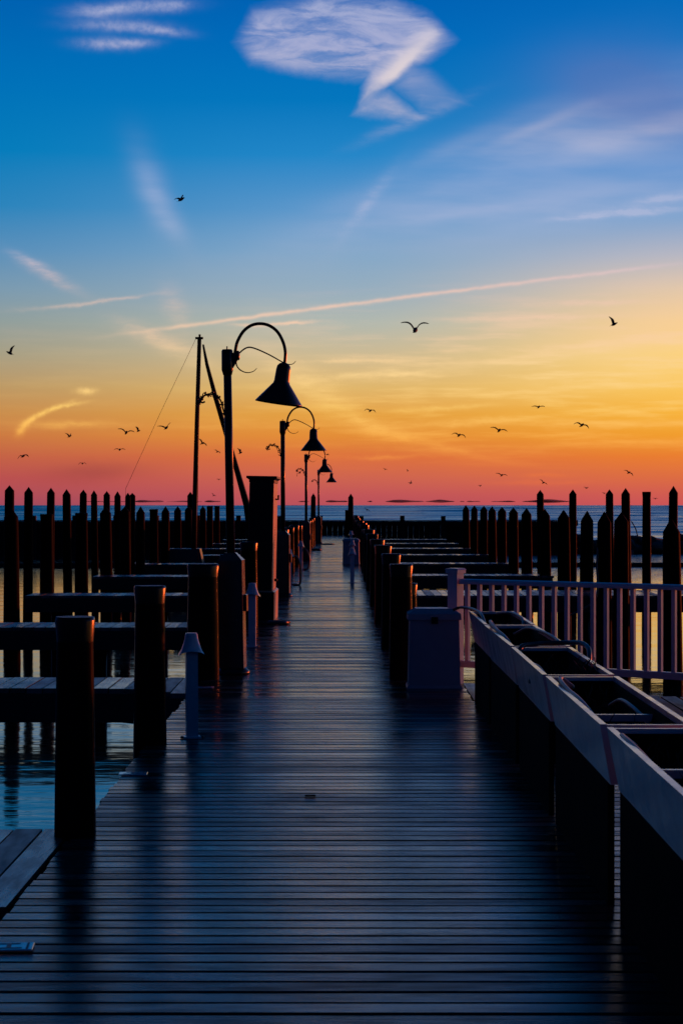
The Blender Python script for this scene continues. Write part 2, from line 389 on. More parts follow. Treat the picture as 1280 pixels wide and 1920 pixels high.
for sg in (-1, 1):      # open water beyond the modelled waves on both sides
    o_ = len(vs); vs += [(sg * 60, 112, WZ - .05), (sg * 3090, 9000, WZ - .05), (sg * 40000, 9000, WZ - .05), (sg * 40000, 112, WZ - .05)]
    fs.append((o_, o_+1, o_+2, o_+3) if sg < 0 else (o_+3, o_+2, o_+1, o_))
MB().add(vs, fs, True).build('sea', 'sea_water')['kind'] = 'structure'

ISL = [(158,256,1.6,'faint sliver of distant land behind the tall pointed pilings on the left'),
       (252,308,4.6,'dark strip of distant land just right of the tall left pilings'),
       (312,380,2.2,'faint thin strip of distant land crossed by the boat mast'),
       (383,414,3.4,'short dark strip of distant land left of the nearest lamp pole'),
       (558,580,1.8,'tiny faint strip of distant land at the third lamp pole'),
       (610,652,4.0,'dark strip of distant land above the end of the walkway'),
       (688,698,2.2,'speck of distant land just right of the walkway end post'),
       (722,795,5.0,'long dark strip of distant land right of the walkway end'),
       (796,852,4.6,'dark humped strip of distant land left of the row of short pointed pilings'),
       (862,870,2.0,'tiny speck of distant land above the short right-hand pilings'),
       (874,900,2.6,'small dark strip of distant land above the short right-hand pilings'),
       (920,966,2.4,'faint thin strip of distant land above the middle of the right-hand pilings'),
       (978,1070,5.6,'longest dark strip of distant land between two tall right-hand pilings')]
YI = 9000.0; k = YI / F
for x0, x1, hh, lab in ISL:
    mb = MB(); n_ = 26; vs = []; fs = []
    for i in range(n_ + 1):
        t = i / n_; prof = (math.sin(math.pi * t) ** .45) * (.75 + .25 * math.sin(7 * t + x0)) if 0 < t < 1 else .05
        X = (x0 + (x1 - x0) * t - 646) * k; zc = EYE + (947 - 940.5) * k
        for (yy, s_) in ((-60, 0), (0, 1), (60, 0), (0, -.55)):
            vs.append((X, YI + yy * prof, zc + s_ * hh * .8 * prof * k))
    for i in range(n_):
        for j in range(4): fs.append((i*4+j, (i+1)*4+j, (i+1)*4+(j+1)%4, i*4+(j+1)%4))
    mb.add(vs, fs, True); tag(mb.build('far_island', 'mirage_land'), lab, 'island', 'mirage islands on the horizon')

# ------------------------------------------------------------------ pier walkway
LE, RE = -1.33, .56           # left and right edge of the long walkway
PITCH, PW_ = .145, .1265
pier = empty('pier_walkway', kind='structure')
pm = MB(); hw = PW_ / 2; b_ = .006
pm.add([(-.5,-hw,-.04),(.5,-hw,-.04),(.5,hw,-.04),(-.5,hw,-.04),(-.5,-hw,-b_),(.5,-hw,-b_),(.5,hw,-b_),(-.5,hw,-b_),
        (-.5,-hw+b_,0),(.5,-hw+b_,0),(.5,hw-b_,0),(-.5,hw-b_,0)],
       [(3,2,1,0),(0,1,5,4),(4,5,9,8),(8,9,10,11),(2,3,7,6),(6,7,11,10),(1,2,6,10,9,5),(3,0,4,8,11,7)])
plank_mesh = pm.mesh('plank', 'deck_wood')
SPLIT, Y0, YEND = 14.4, 5.4, 109.3
def right_edge(y): return 3.4 if y < SPLIT else (1.06 if y < 18.75 else RE)
N = 0; y = Y0
far = MB()
while y < YEND:
    le, re = LE + rnd.uniform(-.012, .012), right_edge(y) + rnd.uniform(-.008, .008)
    z = rnd.uniform(-.0012, .0012)
    if N < 300:
        link('plank', plank_mesh, pier, ((le + re) / 2, y, z), (rnd.uniform(-.009, .009), 0, rnd.uniform(-.001, .001)), (re - le, 1, 1))
    else:
        far.box(le, re, y - hw, y + hw, -.04, z, (0, b_))
    N += 1; y += PITCH + rnd.uniform(-.002, .004)
tag(far.build('plank_field', 'deck_wood', pier), kind='stuff')
for x in (LE + .06, -.4, RE - .06):
    MB().box(x - .05, x + .05, Y0, YEND, -.32, -.045).build('stringer', 'beam_wood', pier)
MB().box(1.0, 1.1, Y0, 18.7, -.32, -.045).build('stringer', 'beam_wood', pier)
MB().box(3.2, 3.3, Y0, SPLIT - .1, -.32, -.045).build('stringer', 'beam_wood', pier)
for y in [8 + 4.65 * i for i in range(22)]:
    MB().box(LE - .05, RE + .02, y - .08, y + .08, -.56, -.325).build('cross_beam', 'beam_wood', pier)

# side platform behind the planters, boards laid along the walkway, cut off at the railing
RA, RD = Vector((1.0, 18.50)), Vector((.79, -.613)).normalized()
plat = empty('side_platform', kind='structure')
pv = MB().box(-hw, hw, 0, 1, -.04, 0).mesh('plank', 'platform_wood')
x = 1.135
while x < 4.6:
    ye = RA.y + (x - RA.x) * RD.y / RD.x + .16
    if ye > SPLIT + .2:
        link('plank', pv, plat, (x, SPLIT + .0, rnd.uniform(-.003, .003)), (0, 0, 0), (1, ye - SPLIT, 1))
    x += PITCH
MB().box(1.12, 4.6, SPLIT + .3, SPLIT + .42, -.34, -.045).build('joist', 'beam_wood', plat)
MB().box(1.12, 2.6, 16.4, 16.52, -.34, -.045).build('joist', 'beam_wood', plat)

# ------------------------------------------------------------------ finger piers
def finger(side, yc, x1, wid, label, gusset=True):
    'yc: centre along the walkway; x1: outer end'
    x0 = LE - .02 if side < 0 else RE + .02
    f = empty('finger_pier', (x0, yc, 0), label=label, cat='finger pier', group='finger piers off the walkway')
    L = abs(x1 - x0); s_ = side
    pmf = MB().box(-.0665, .0665, -wid/2, wid/2, -.045, 0).mesh('plank', 'finger_wood')
    x = .075
    while x < L:
        extra = max(0, .55 * (1 - x / .6)) if gusset else 0
        o = link('plank', pmf, f, (s_ * x, -extra / 2, rnd.uniform(-.003, .003)), (0, 0, rnd.uniform(-.002, .002)), (1, 1 + extra / wid, 1))
        x += .145
    for yy in (-wid/2, wid/2 - .07):
        MB().box(min(0, s_*L), max(0, s_*L), yy, yy + .07, -.30, -.047).build('side_beam', 'beam_wood', f)
    MB().box(min(s_*(L-.07), s_*L), max(s_*(L-.07), s_*L), -wid/2+.08, wid/2-.08, -.30, -.047).build('end_beam', 'beam_wood', f)
    g = MB(); p0 = (s_*.02, -wid/2 - .55, 0); p1 = (s_*.62, -wid/2, 0)
    for xx in ([L * .45, L - .5] if L > 2 else [L * .5]):
        g2 = MB().lathe([(.11, -1.9), (.11, -.31)], 10, (s_*xx, 0, 0)).build('support_pile', 'piling_wood', f)
    g.add([(p0[0], p0[1], -.30), (p1[0], p1[1], -.30), (p1[0], p1[1]+.06, -.30), (p0[0], p0[1]+.06, -.30),
           (p0[0], p0[1], -.047), (p1[0], p1[1], -.047), (p1[0], p1[1]+.06, -.047), (p0[0], p0[1]+.06, -.047)],
          [(3,2,1,0),(4,5,6,7),(0,1,5,4),(1,2,6,5),(2,3,7,6),(3,0,4,7)] if side > 0 else [(0,1,2,3),(7,6,5,4),(4,5,1,0),(5,6,2,1),(6,7,3,2),(7,4,0,3)])
    if gusset: g.build('corner_brace', 'beam_wood', f)
    return f
FY = [9.45, 18.6, 27.6, 37.1, 46.8, 56.4, 66.2, 76, 86, 96]
for i, yy in enumerate(FY):
    lab = 'nearest finger pier on the left, cut by the bottom left frame edge' if i == 0 else \
          '%s finger pier from the camera on the left side of the walkway' % ORD[i + 1]
    finger(-1, yy, -5.7, 1.5 if i == 0 else 1.15, lab)
for i, yy in enumerate(FY[3:]):
    lab = 'long nearest finger pier on the right, seen through the white railing' if i == 0 else \
          '%s finger pier from the railing on the right side of the walkway' % ORD[i + 1]
    finger(1, yy + .6, 9.5 if i == 0 else 4.75, 2.3 if i == 0 else 1.15, lab, False)

# ------------------------------------------------------------------ pilings
def piling(x, y, top, dia, shape, label, group, lean=0, cat='piling'):
    jit = [rnd.uniform(-.035, .035) for _ in range(18)]
    r = dia / 2 * rnd.uniform(.94, 1.06); n = 18
    if not lean and shape == 'point': lean = rnd.uniform(-.7, .7)
    base = -2.0
    mb = MB()
    hts = [base, -1, 0, top * .5, top - (.12 if shape == 'flat' else dia * rnd.uniform(.48, .74))]
    prof = [(r * (1.06 - .05 * i + rnd.uniform(-.012, .012)), h) for i, h in enumerate(hts)]
    if shape == 'flat':
        prof += [(r * .93, top - .02), (r * .89, top)]
        mb.lathe(prof, n, jit=jit)
    else:
        mb.lathe(prof, n, jit=jit, cap=False)
        r1, z1 = prof[-1]
        mb.lathe([(r1, z1), (r1 * .98, z1 + .01), (r * .10, top - .012), (.002, top)], n, jit=jit)
    o = mb.build('piling', 'piling_wood' if group.startswith('flat') else 'mooring_wood', None, (x, y, 0), (0, R(lean), rnd.uniform(0, 6)))
    o.rotation_euler = (0, R(lean), 0)
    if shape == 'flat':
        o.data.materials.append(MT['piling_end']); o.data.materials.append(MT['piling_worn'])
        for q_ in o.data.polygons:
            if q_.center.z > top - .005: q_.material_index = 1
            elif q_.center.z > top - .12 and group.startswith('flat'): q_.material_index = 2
    tag(o, label, cat, group)
    return o
# flat-topped pilings along the left edge
LP = [(10.0, 1.07, .205), (13.85, 1.07, .240), (19.0, 1.07, .300), (23.4, 1.05, .25)] + [(yy, 1.07 + rnd.uniform(-.04, .05), .25) for yy in [28.15, 34.2] + [39.45 + 4.8 * i for i in range(14)]]
labs = ['nearest thick dark piling at the left, orange light on its rim', 'second dark piling on the left, left of the white pedestal',
        'third dark piling on the left, directly behind the nearest white pedestal']
for i, (y, t, d_) in enumerate(LP):
    lab = labs[i] if i < 3 else '%s flat-topped piling from the camera along the left walkway edge' % ORD[i + 1]
    piling(-1.315, y, t, d_, 'flat', lab, 'flat pilings along the left edge of the walkway')
RP = [(18.95, 1.07, .25), (20.6, .83, .24), (23.0, 1.07, .235), (27.9, 1.07, .24), (32.7, 1.07, .25), (38.8, 1.07, .25)] + [(44 + 4.8 * i, 1.07 + rnd.uniform(-.04, .05), .25) for i in range(14)]
for i, (y, t, d_) in enumerate(RP):
    lab = ['nearest flat-topped piling on the right, just left of the white dock box', 'low stub of piling tucked behind the white dock box'][i] if i < 2 else \
        '%s flat-topped piling from the dock box along the right walkway edge' % ORD[i + 1]
    piling(.52 if i != 1 else .62, y, t, d_, 'flat', lab, 'flat pilings along the right edge of the walkway')
# short pointed mooring pilings off the finger ends, right
for i, yy in enumerate([30.0, 35.0, 39.0, 43.0, 47.0, 51.8, 55.9, 60.0, 63.9, 68.0, 73.0, 77.6]):
    lab = ['stout shoulder-high pointed piling at the far right, before the tallest one', 'stout pointed piling between the two slim tall ones on the right',
           'stout pointed piling standing alone, right of centre behind the railing'][i] if i < 3 else \
        '%s short pointed piling leftwards from the lone stout one on the right' % ORD[i - 2]
    x = {0: 4.79, 1: 4.72}.get(i, 4.6)
    piling(x, yy, 1.42 if i == 0 else 1.48 + .012 * i, .30 if i < 2 else .28, 'point', lab, 'short pointed pilings off the right finger ends')
piling(4.55, 36.0, 1.50, .27, 'point', 'stout pointed piling hidden against the left one of the close tall pair on the right', 'short pointed pilings off the right finger ends')
# tall slim pilings on the right
for px, py, yy, dia, sh, lab in [(1013.6,918.5,52.8,.205,'point','leftmost tall slim pointed piling on the right'),
        (1072.7,917.5,51,.205,'point','tall slim pointed piling second from the left on the right side'),
        (1142.5,917.5,51,.205,'point','left one of the close pair of tall pointed pilings on the right'),
        (1173.5,915,46.8,.215,'point','right one of the close pair of tall pointed pilings on the right'),
        (1211,922,43,.205,'flat','tall flat-topped piling at the right, without a point'),
        (1259.7,911,41,.215,'point','tallest pointed piling, at the far right edge')]:
    piling((px - 646) / F * yy, yy, EYE + (947 - py) / F * yy, dia, sh, lab, 'tall slim pilings in the right basin')
# tall pointed row on the left
for i, px in enumerate([17, 53, 94, 127, 155, 178, 200, 221, 240, 247]):
    yy = 6.5 * F / (646 - px)
    piling(-6.5, yy, [2.0, 1.99, 2.0, 1.99, 2.0, 2.0, 2.0, 2.01, 1.99, 1.99][i], .205, 'point',
           '%s tall pointed piling from the left edge of the picture' % ORD[i + 1], 'tall pointed pilings in a row on the left')
for i, (yy, sh) in enumerate([(29.5,'point'),(34,'point'),(38,'flat'),(43,'flat'),(47.5,'point'),(51.6,'point'),(55.4,'point'),(59.3,'flat'),(63,'point'),(67.7,'point'),(72.6,'point'),(80,'point'),(84,'flat'),(88.7,'flat')]):
    piling(-5.9 if i == 0 else -5.52, yy, {0:1.42, 2:1.45, 3:1.45, 7:1.5}.get(i, 1.58), .28, sh,
           '%s low stout mooring piling from the camera in the left row' % ORD[i + 1], 'low stout pilings off the left finger ends')
for px, yy, t, lab in [(358, 85, 2.16, 'tall piling beside the foot of the boat mast'),
                       (586.5, 105, 2.22, 'tall round-topped post at the left of the walkway end'),
                       (657.5, 105, 2.20, 'tall round-topped post at the right of the walkway end')]:
    piling((px - 646) / F * yy, yy, t, .29, 'point', lab, 'tall posts far out')
piling((650.5 - 646) / F * 106.5 + .05, 107, 1.36, .36, 'flat', 'stubby piling beside the right post at the walkway end', 'tall posts far out')

# ------------------------------------------------------------------ breakwater across the harbour mouth
bw = empty('breakwater_wall', (0, 110.2, 0), label='long low black timber breakwater wall across the far end of the pier', cat='breakwater')
x = -24.0; bi = 0
bm_ = MB().box(-.142, .142, -.06, .06, -2.2, 0).mesh('board', 'wall_wood')
for i in range(140):
    x = -24.0 + i * .29
    if x > 12.4: break
    link('board', bm_, bw, (x, rnd.uniform(-.02, .02), .70 + rnd.uniform(-.02, .01)))
MB().box(-24.2, 12.5, -.30, -.07, .50, .74).build('wale', 'wall_wood', bw)
MB().box(-24.2, 12.5, -.28, -.07, -.45, -.22).build('wale', 'wall_wood', bw)
MB().box(-24.2, 12.5, -.32, .22, .745, .80).build('cap_board', 'wall_wood', bw)
kp = MB().box(-.14, .14, -.14, .14, -2.0, 1.05, (.02, .02)).mesh('king_post', 'wall_wood')
for i in range(17):
    link('king_post', kp, bw, (-23.2 + 2.19 * i + .0, -.48, rnd.uniform(-.02, .02)))
# stone jetty to the right of the wall
mb = MB(); r2 = random.Random(3)
import bmesh
bm = bmesh.new(); bmesh.ops.create_icosphere(bm, subdivisions=2, radius=1)
iv = [v.co.copy() for v in bm.verts]; bm.verts.index_update(); ifc = [[v.index for v in f.verts] for f in bm.faces]; bm.free()
for i in range(230):
    X = 12.4 + 24 * r2.random(); Yj = 111.2 + r2.gauss(0, 1.0); hgt = max(0, 1 - abs(Yj - 111.2) / 2.0)
    z = WZ + hgt * r2.uniform(.1, .95) ; rr = r2.uniform(.28, .6)
    M_ = Matrix.Rotation(r2.uniform(0, 6), 3, 'Z') @ Matrix.Diagonal((rr * r2.uniform(.8, 1.6), rr, rr * r2.uniform(.5, .8)))
    ph = r2.uniform(0, 9)
    mb.add([M_ @ (v * (1 + .12 * math.sin(5 * v.x + ph) * math.cos(4 * v.y + ph))) + Vector((X, Yj, min(z, -.12))) for v in iv], ifc)
tag(mb.build('stone_jetty', 'stone'), 'low jetty of dark boulders right of the breakwater, behind the tall pilings', 'jetty', kind='stuff')
tag(MB().tube(smooth_path([(15.9, 111, -.3), (15.75, 111, .3), (15.5, 111, .75)]), [.03] * 12 + [.012], 6).build('driftwood_stick', 'dead_plant'),
    'thin dead stick poking up from the stone jetty at the right', 'stick')
for x0, x1, lab in ((-22, -2.2, 'dark floating log boom low on the water, left of the walkway'), (2.2, 26, 'dark floating log boom low on the water, behind the right-hand pilings')):
    tag(MB().tube([(x0 + (x1 - x0) * i / 12, 86.5 + .4 * math.sin(i * 1.3 + x0), WZ + .04 + .02 * math.sin(i)) for i in range(13)], .16, 8).build('log_boom', 'wall_wood'), lab, 'log boom')

# ------------------------------------------------------------------ lamp posts
def make_lamp(loc, label, lean=0, shade_tilt=0):
    q = 19.6 / F                      # metres per photo pixel at the nearest post
    t = empty('lamp_post', loc, (0, R(lean), 0), label=label, cat='lamp post', group='gooseneck lamp posts along the left of the walkway')
    jit = [0] * 16
    base = MB().cbox(-.118, .118, -.118, .118, .06, 1.10, .012); base.box(-.106, .106, -.106, .106, 1.1005, 1.16, (.055, .055))
    base = base.build('base', 'lamp_base', t, (0, 0, 0), (0, 0, R(-4)))
    MB().lathe([(.165, 0), (.16, .025), (.125, .058), (.12, .0595)], 20).build('foot', 'lamp_metal', base)
    MB().cbox(.1185, .150, -.06, .06, .60, .76, .008).build('outlet_box', 'lamp_metal', base)
    MB().lathe([(.041, 1.15), (.038, 3.08)], 14).build('pole', 'lamp_metal', t)
    br = MB().lathe([(.042, 2.86), (.056, 2.91), (.054, 3.09), (.045, 3.105)], 14)
    br.add([(.02,-.02,2.87),(.02,.02,2.87),(.10,.02,3.0),(.10,-.02,3.0),(.02,-.02,3.08),(.02,.02,3.08),(.11,.02,3.06),(.11,-.02,3.06)],
           [(0,3,2,1),(4,5,6,7),(0,4,7,3),(1,2,6,5),(3,7,6,2),(0,1,5,4)])
    br.lathe([(.02, 3.0), (.026, 3.02), (.026, 3.07), (.018, 3.09)], 10, (.095, 0, 0))
    br = br.build('bracket', 'lamp_metal', t)
    MB().lathe([(.006, 3.10), (.006, 3.135)], 6).build('finial_pin', 'lamp_metal', br)
    pts = [(444,668),(446,655),(450,640),(461,622),(476,611),(493,608),(510,612),(525,624),(535,643),(539,663),(537,684)]
    zz = lambda py: EYE + (947 - py) * q
    xx = lambda px: (px - 430) * q
    MB().tube(smooth_path([(xx(a_), 0, zz(b_)) for a_, b_ in pts], 5), .0155, 10).build('gooseneck_arm', 'lamp_metal', t)
    sc_ = [(558,679),(553,684),(545,685),(534,681),(508,666),(482,654),(468,652),(455,660),(448,670),(447,684),(454,694),(466,699),(478,697),(485,691)]
    sp = smooth_path([(xx(a_), .018, zz(b_)) for a_, b_ in sc_], 5)
    MB().tube(sp, [.0025 + .0055 * math.sin(math.pi * min(1, max(0, (i + 1) / len(sp)))) for i in range(len(sp))], 6).build('scroll', 'lamp_metal', t)
    # shade
    hinge = (xx(536.5), 0, zz(684))
    sh = MB().lathe([(.018, .012), (.045, 0), (.064, -.022), (.070, -.06), (.074, -.165), (.080, -.19), (.225, -.375), (.228, -.385), (.222, -.385), (.076, -.195)], 28, cap=False)
    shade = sh.build('lamp_shade', 'lamp_metal', t, hinge, (0, R(shade_tilt), 0))
    MB().lathe([(.018, -.16), (.035, -.20), (.042, -.25), (.03, -.29), (.004, -.305)], 12).build('bulb', 'white_vinyl', shade)
    # leafy scroll bracket on the other side
    hb = [(424,778),(420,765),(418,755),(413,746),(404,740),(395,738),(386,741),(379,746),(378,751),(382,754),(387,752)]
    fb = MB(); path = smooth_path([(xx(a_), 0, zz(b_)) for a_, b_ in hb], 4)
    fb.tube(path, .0085, 6)
    r3 = random.Random(11)
    for i in range(2, len(path) - 4, 3):
        p = path[i]; s_ = 1 if (i // 3) % 2 else -1
        c1 = [(p.x, p.y, p.z)]
        for k_ in range(1, 8):
            an = k_ * .75 * s_ + 1.2; rr = .030 - .0026 * k_
            c1.append((p.x + rr * math.cos(an) * .8 - .004 * k_, p.y + .004 * k_ * s_, p.z + rr * math.sin(an) * (1 if s_ > 0 else .8)))
        fb.tube(c1, [.006] * 6 + [.0045, .003], 5)
        fb.lathe([(.001, -.014), (.012, 0), (.001, .014)], 5, (p.x + r3.uniform(-.012, .012), p.y + .01 * s_, p.z + .022 * s_))
    fb.build('scroll_bracket', 'lamp_metal', t)
    return t
LAMPS = [(-1.067, 19.6, 'nearest gooseneck lamp post, its bell shade hanging tilted', 1.05, 9),
         (-1.084, 36.2, 'second gooseneck lamp post, right of the tall cabinet', .2, 0),
         (-1.125, 60.0, 'third gooseneck lamp post, small, between cabinet and walkway end', .1, 0),
         (-1.10, 86.4, 'farthest and smallest gooseneck lamp post near the walkway end', 0, 0)]
first = None
for x, y, lab, ln, tilt in LAMPS:
    if first is None: first = t = make_lamp((x, y, 0), lab, -ln, tilt)
    else:
        t = copy_tree(first); t.location = (x, y, 0); t.rotation_euler = (0, R(-ln), 0); t['label'] = lab
        for ch in t.children:
            if ch.name.startswith('lamp_shade'): ch.rotation_euler = (0, R(tilt), 0)

# ------------------------------------------------------------------ tall utility cabinet
cb = empty('utility_cabinet', (-1.18, 29.1, 0), (0, R(1.0), R(-.6)), label='tall dark utility cabinet with an orange lit side and flat overhanging lid', cat='cabinet')
MB().cbox(-.17, .17, -.62, .62, .42, 1.93, .01).build('cabinet_body', 'cabinet_paint', cb)
MB().cbox(-.205, .205, -.66, .66, 0.0, .42, .02).build('plinth', 'cabinet_paint', cb)
cbl = MB().box(-.175, .175, -.625, .625, 1.93, 1.965); cbl.box(-.175, .175, -.625, .625, 1.9651, 1.99, (-.035, -.035)); cbl.box(-.215, .215, -.665, .665, 1.9905, 2.02, (.004, .004))
cbl.build('lid', 'cabinet_dark', cb)
MB().cbox(-.166, .166, -.634, -.6205, .43, 1.925, .004).build('shaded_door', 'cabinet_dark', cb)  # spans the whole front; its dark colour stands for the unlit side's shade
MB().cbox(-.203, .203, -.672, -.6605, .01, .405, .004).build('plinth_shade', 'cabinet_dark', cb)  # added dark sheet: shade on the plinth front put into colour
MB().tube([(.172, -.02, 1.70), (.21, -.02, 1.70), (.21, -.02, 1.76)], .014, 6).build('latch', 'cabinet_dark', cb)
MB().lathe([(.022, -.02), (.022, .02)], 8, (.19, .1, .55)).build('latch', 'cabinet_dark', cb)
lt = MB(); r4 = random.Random(5)
for i in range(9):       # a column of small unreadable characters down the lit side
    z = 1.29 - i * .036
    lt.box(.1702, .1725, -.055, -.035, z, z + .022); lt.box(.1702, .1725, -.03 + r4.uniform(-.004, .01), .02, z + .004, z + .012)
    if i % 2: lt.box(.1702, .1725, .004, .02, z + .013, z + .024)
lt.build('lettering', 'ink', cb)

# ------------------------------------------------------------------ white hooded pedestals
def make_pedestal():
    t = empty('dock_pedestal', label='x', cat='pedestal', group='white hooded pedestals along the walkway')
    MB().cbox(-.041, .041, -.041, .041, .012, .60, .004).build('post', 'white_vinyl', t)
    bp = MB().cbox(-.062, .062, -.062, .062, 0, .014, .004).build('base_plate', 'white_vinyl', t)
    for sx in (-1, 1):
        MB().lathe([(.012, .014), (.012, .026), (.004, .03)], 6, (sx * .07, -.03, -.012)).build('bolt', 'lamp_metal', bp)
    MB().lathe([(.036, .555), (.036, .625)], 12).build('lens', 'hose_dark', t)
    hd = MB(); n = 20; prof = [(.038, .728, 0), (.043, .718, 0), (.046, .690, 0), (.055, .660, .1), (.074, .618, .8), (.092, .594, 1)]
    vs = []; fs = []
    for r, z, k_ in prof:
        for i in range(n):
            an = 2 * math.pi * i / n; c_, s_ = math.cos(an), math.sin(an)
            mx = max(abs(c_), abs(s_)) ** .6
            vs.append((r * c_ / mx, r * s_ / mx, z - .022 * k_ * (abs(c_) ** 3 - .5 * abs(s_) ** 3)))
    for k_ in range(len(prof) - 1):
        for i in range(n):
            j = (i + 1) % n; fs.append((k_*n+j, k_*n+i, (k_+1)*n+i, (k_+1)*n+j))
    fs.append(tuple(range(n)))
    hd.add(vs, fs, True); hd.build('hood', 'white_vinyl', t)
    return t
PED = [(-1.058, 14.2, 'nearest white hooded pedestal, on the left between two dark pilings'),
       (-1.05, 23.3, 'second white hooded pedestal, below the tall cabinet on the left'),
       (-1.10, 40.9, 'third white hooded pedestal on the left, beside a hanging hose'),
       (-1.08, 50.5, 'fourth white hooded pedestal on the left, small and far'),
       (-1.17, 60.3, 'farthest white hooded pedestal on the left'),
       (.155, 42.4, 'nearer white hooded pedestal on the right, before the small dock box'),
       (.19, 52.0, 'white hooded pedestal on the right, beside the small dock box'),
       (.22, 70.5, 'farthest white hooded pedestal on the right')]
p0 = make_pedestal()
for i, (x, y, lab) in enumerate(PED):
    t = p0 if i == 0 else copy_tree(p0)
    t.location = (x, y, 0); t.rotation_euler = (0, 0, R(rnd.uniform(-8, 8))); t['label'] = lab
p0.rotation_euler = (0, R(-.3), R(9))

# ------------------------------------------------------------------ dock boxes
def dock_box(loc, lab, rz=0):
    t = empty('dock_box', loc, (0, 0, R(rz)), label=lab, cat='dock box', group='white dock boxes')
    MB().box(-.245, .245, -.205, .205, .0, .028, (.012, .012)).build('base_flange', 'white_fibreglass', t)
    bd = MB(); bd.box(-.228, .228, -.19, .19, .0285, .60, (.012, .010)); bd.build('body', 'white_fibreglass', t)
    ld = MB(); ld.box(-.236, .236, -.20, .20, .603, .655, (.003, .003)); ld.box(-.233, .233, -.197, .197, .6555, .70, (.07, .06)); ld.build('lid', 'white_fibreglass', t)
    MB().cbox(-.03, .03, -.211, -.193, .57, .63, .003).build('latch', 'cabinet_dark', t)
    return t
dock_box((.79, 18.22, 0), 'white dock box at the right edge of the walkway, beside the railing post')
dock_box((.175, 56.3, 0), 'small white dock box far along the walkway on its right side', -2)

# ------------------------------------------------------------------ white railing
rl = empty('railing', (RA.x, RA.y, 0), (0, 0, math.atan2(RD.y, RD.x)), label='white railing with thin balusters and a capped end post, right side', cat='railing')
post = MB().box(-.052, .052, -.052, .052, 0.002, 1.0).build('post', 'white_vinyl', rl)
cp = MB().box(-.066, .066, -.066, .066, 1.0005, 1.03); cp.box(-.072, .072, -.072, .072, 1.0305, 1.045, (.012, .012)); cp.build('cap', 'white_vinyl', post)
RL = 4.6
trl = MB(); prof = [(-.038, .905), (-.038, .925), (-.026, .945), (0, .952), (.026, .945), (.038, .925), (.038, .905)]
vs = [(X, p[0], p[1]) for X in (.06, RL) for p in prof]; m_ = len(prof)
trl.add(vs, [(i, i+1, m_+i+1, m_+i) for i in range(m_-1)] + [(m_-1, 0, m_, 2*m_-1)], False)
trl.f[:] = [tuple(reversed(f)) for f in trl.f]
trl.build('top_rail', 'white_vinyl', rl)
MB().cbox(.055, RL, -.03, .03, .155, .215, .008).build('bottom_rail', 'white_vinyl', rl)
bal = MB().box(-.0175, .0175, -.0175, .0175, .21, .915).mesh('baluster', 'white_vinyl')
x = .13
while x < RL - .05:
    link('baluster', bal, rl, (x, 0, 0)); x += .1305
p2 = MB().box(-.052, .052, -.052, .052, 0.002, 1.0).build('post', 'white_vinyl', rl, (RL, 0, 0))
cp = MB().box(-.066, .066, -.066, .066, 1.0005, 1.03); cp.box(-.072, .072, -.072, .072, 1.0305, 1.045, (.012, .012)); cp.build('cap', 'white_vinyl', p2)

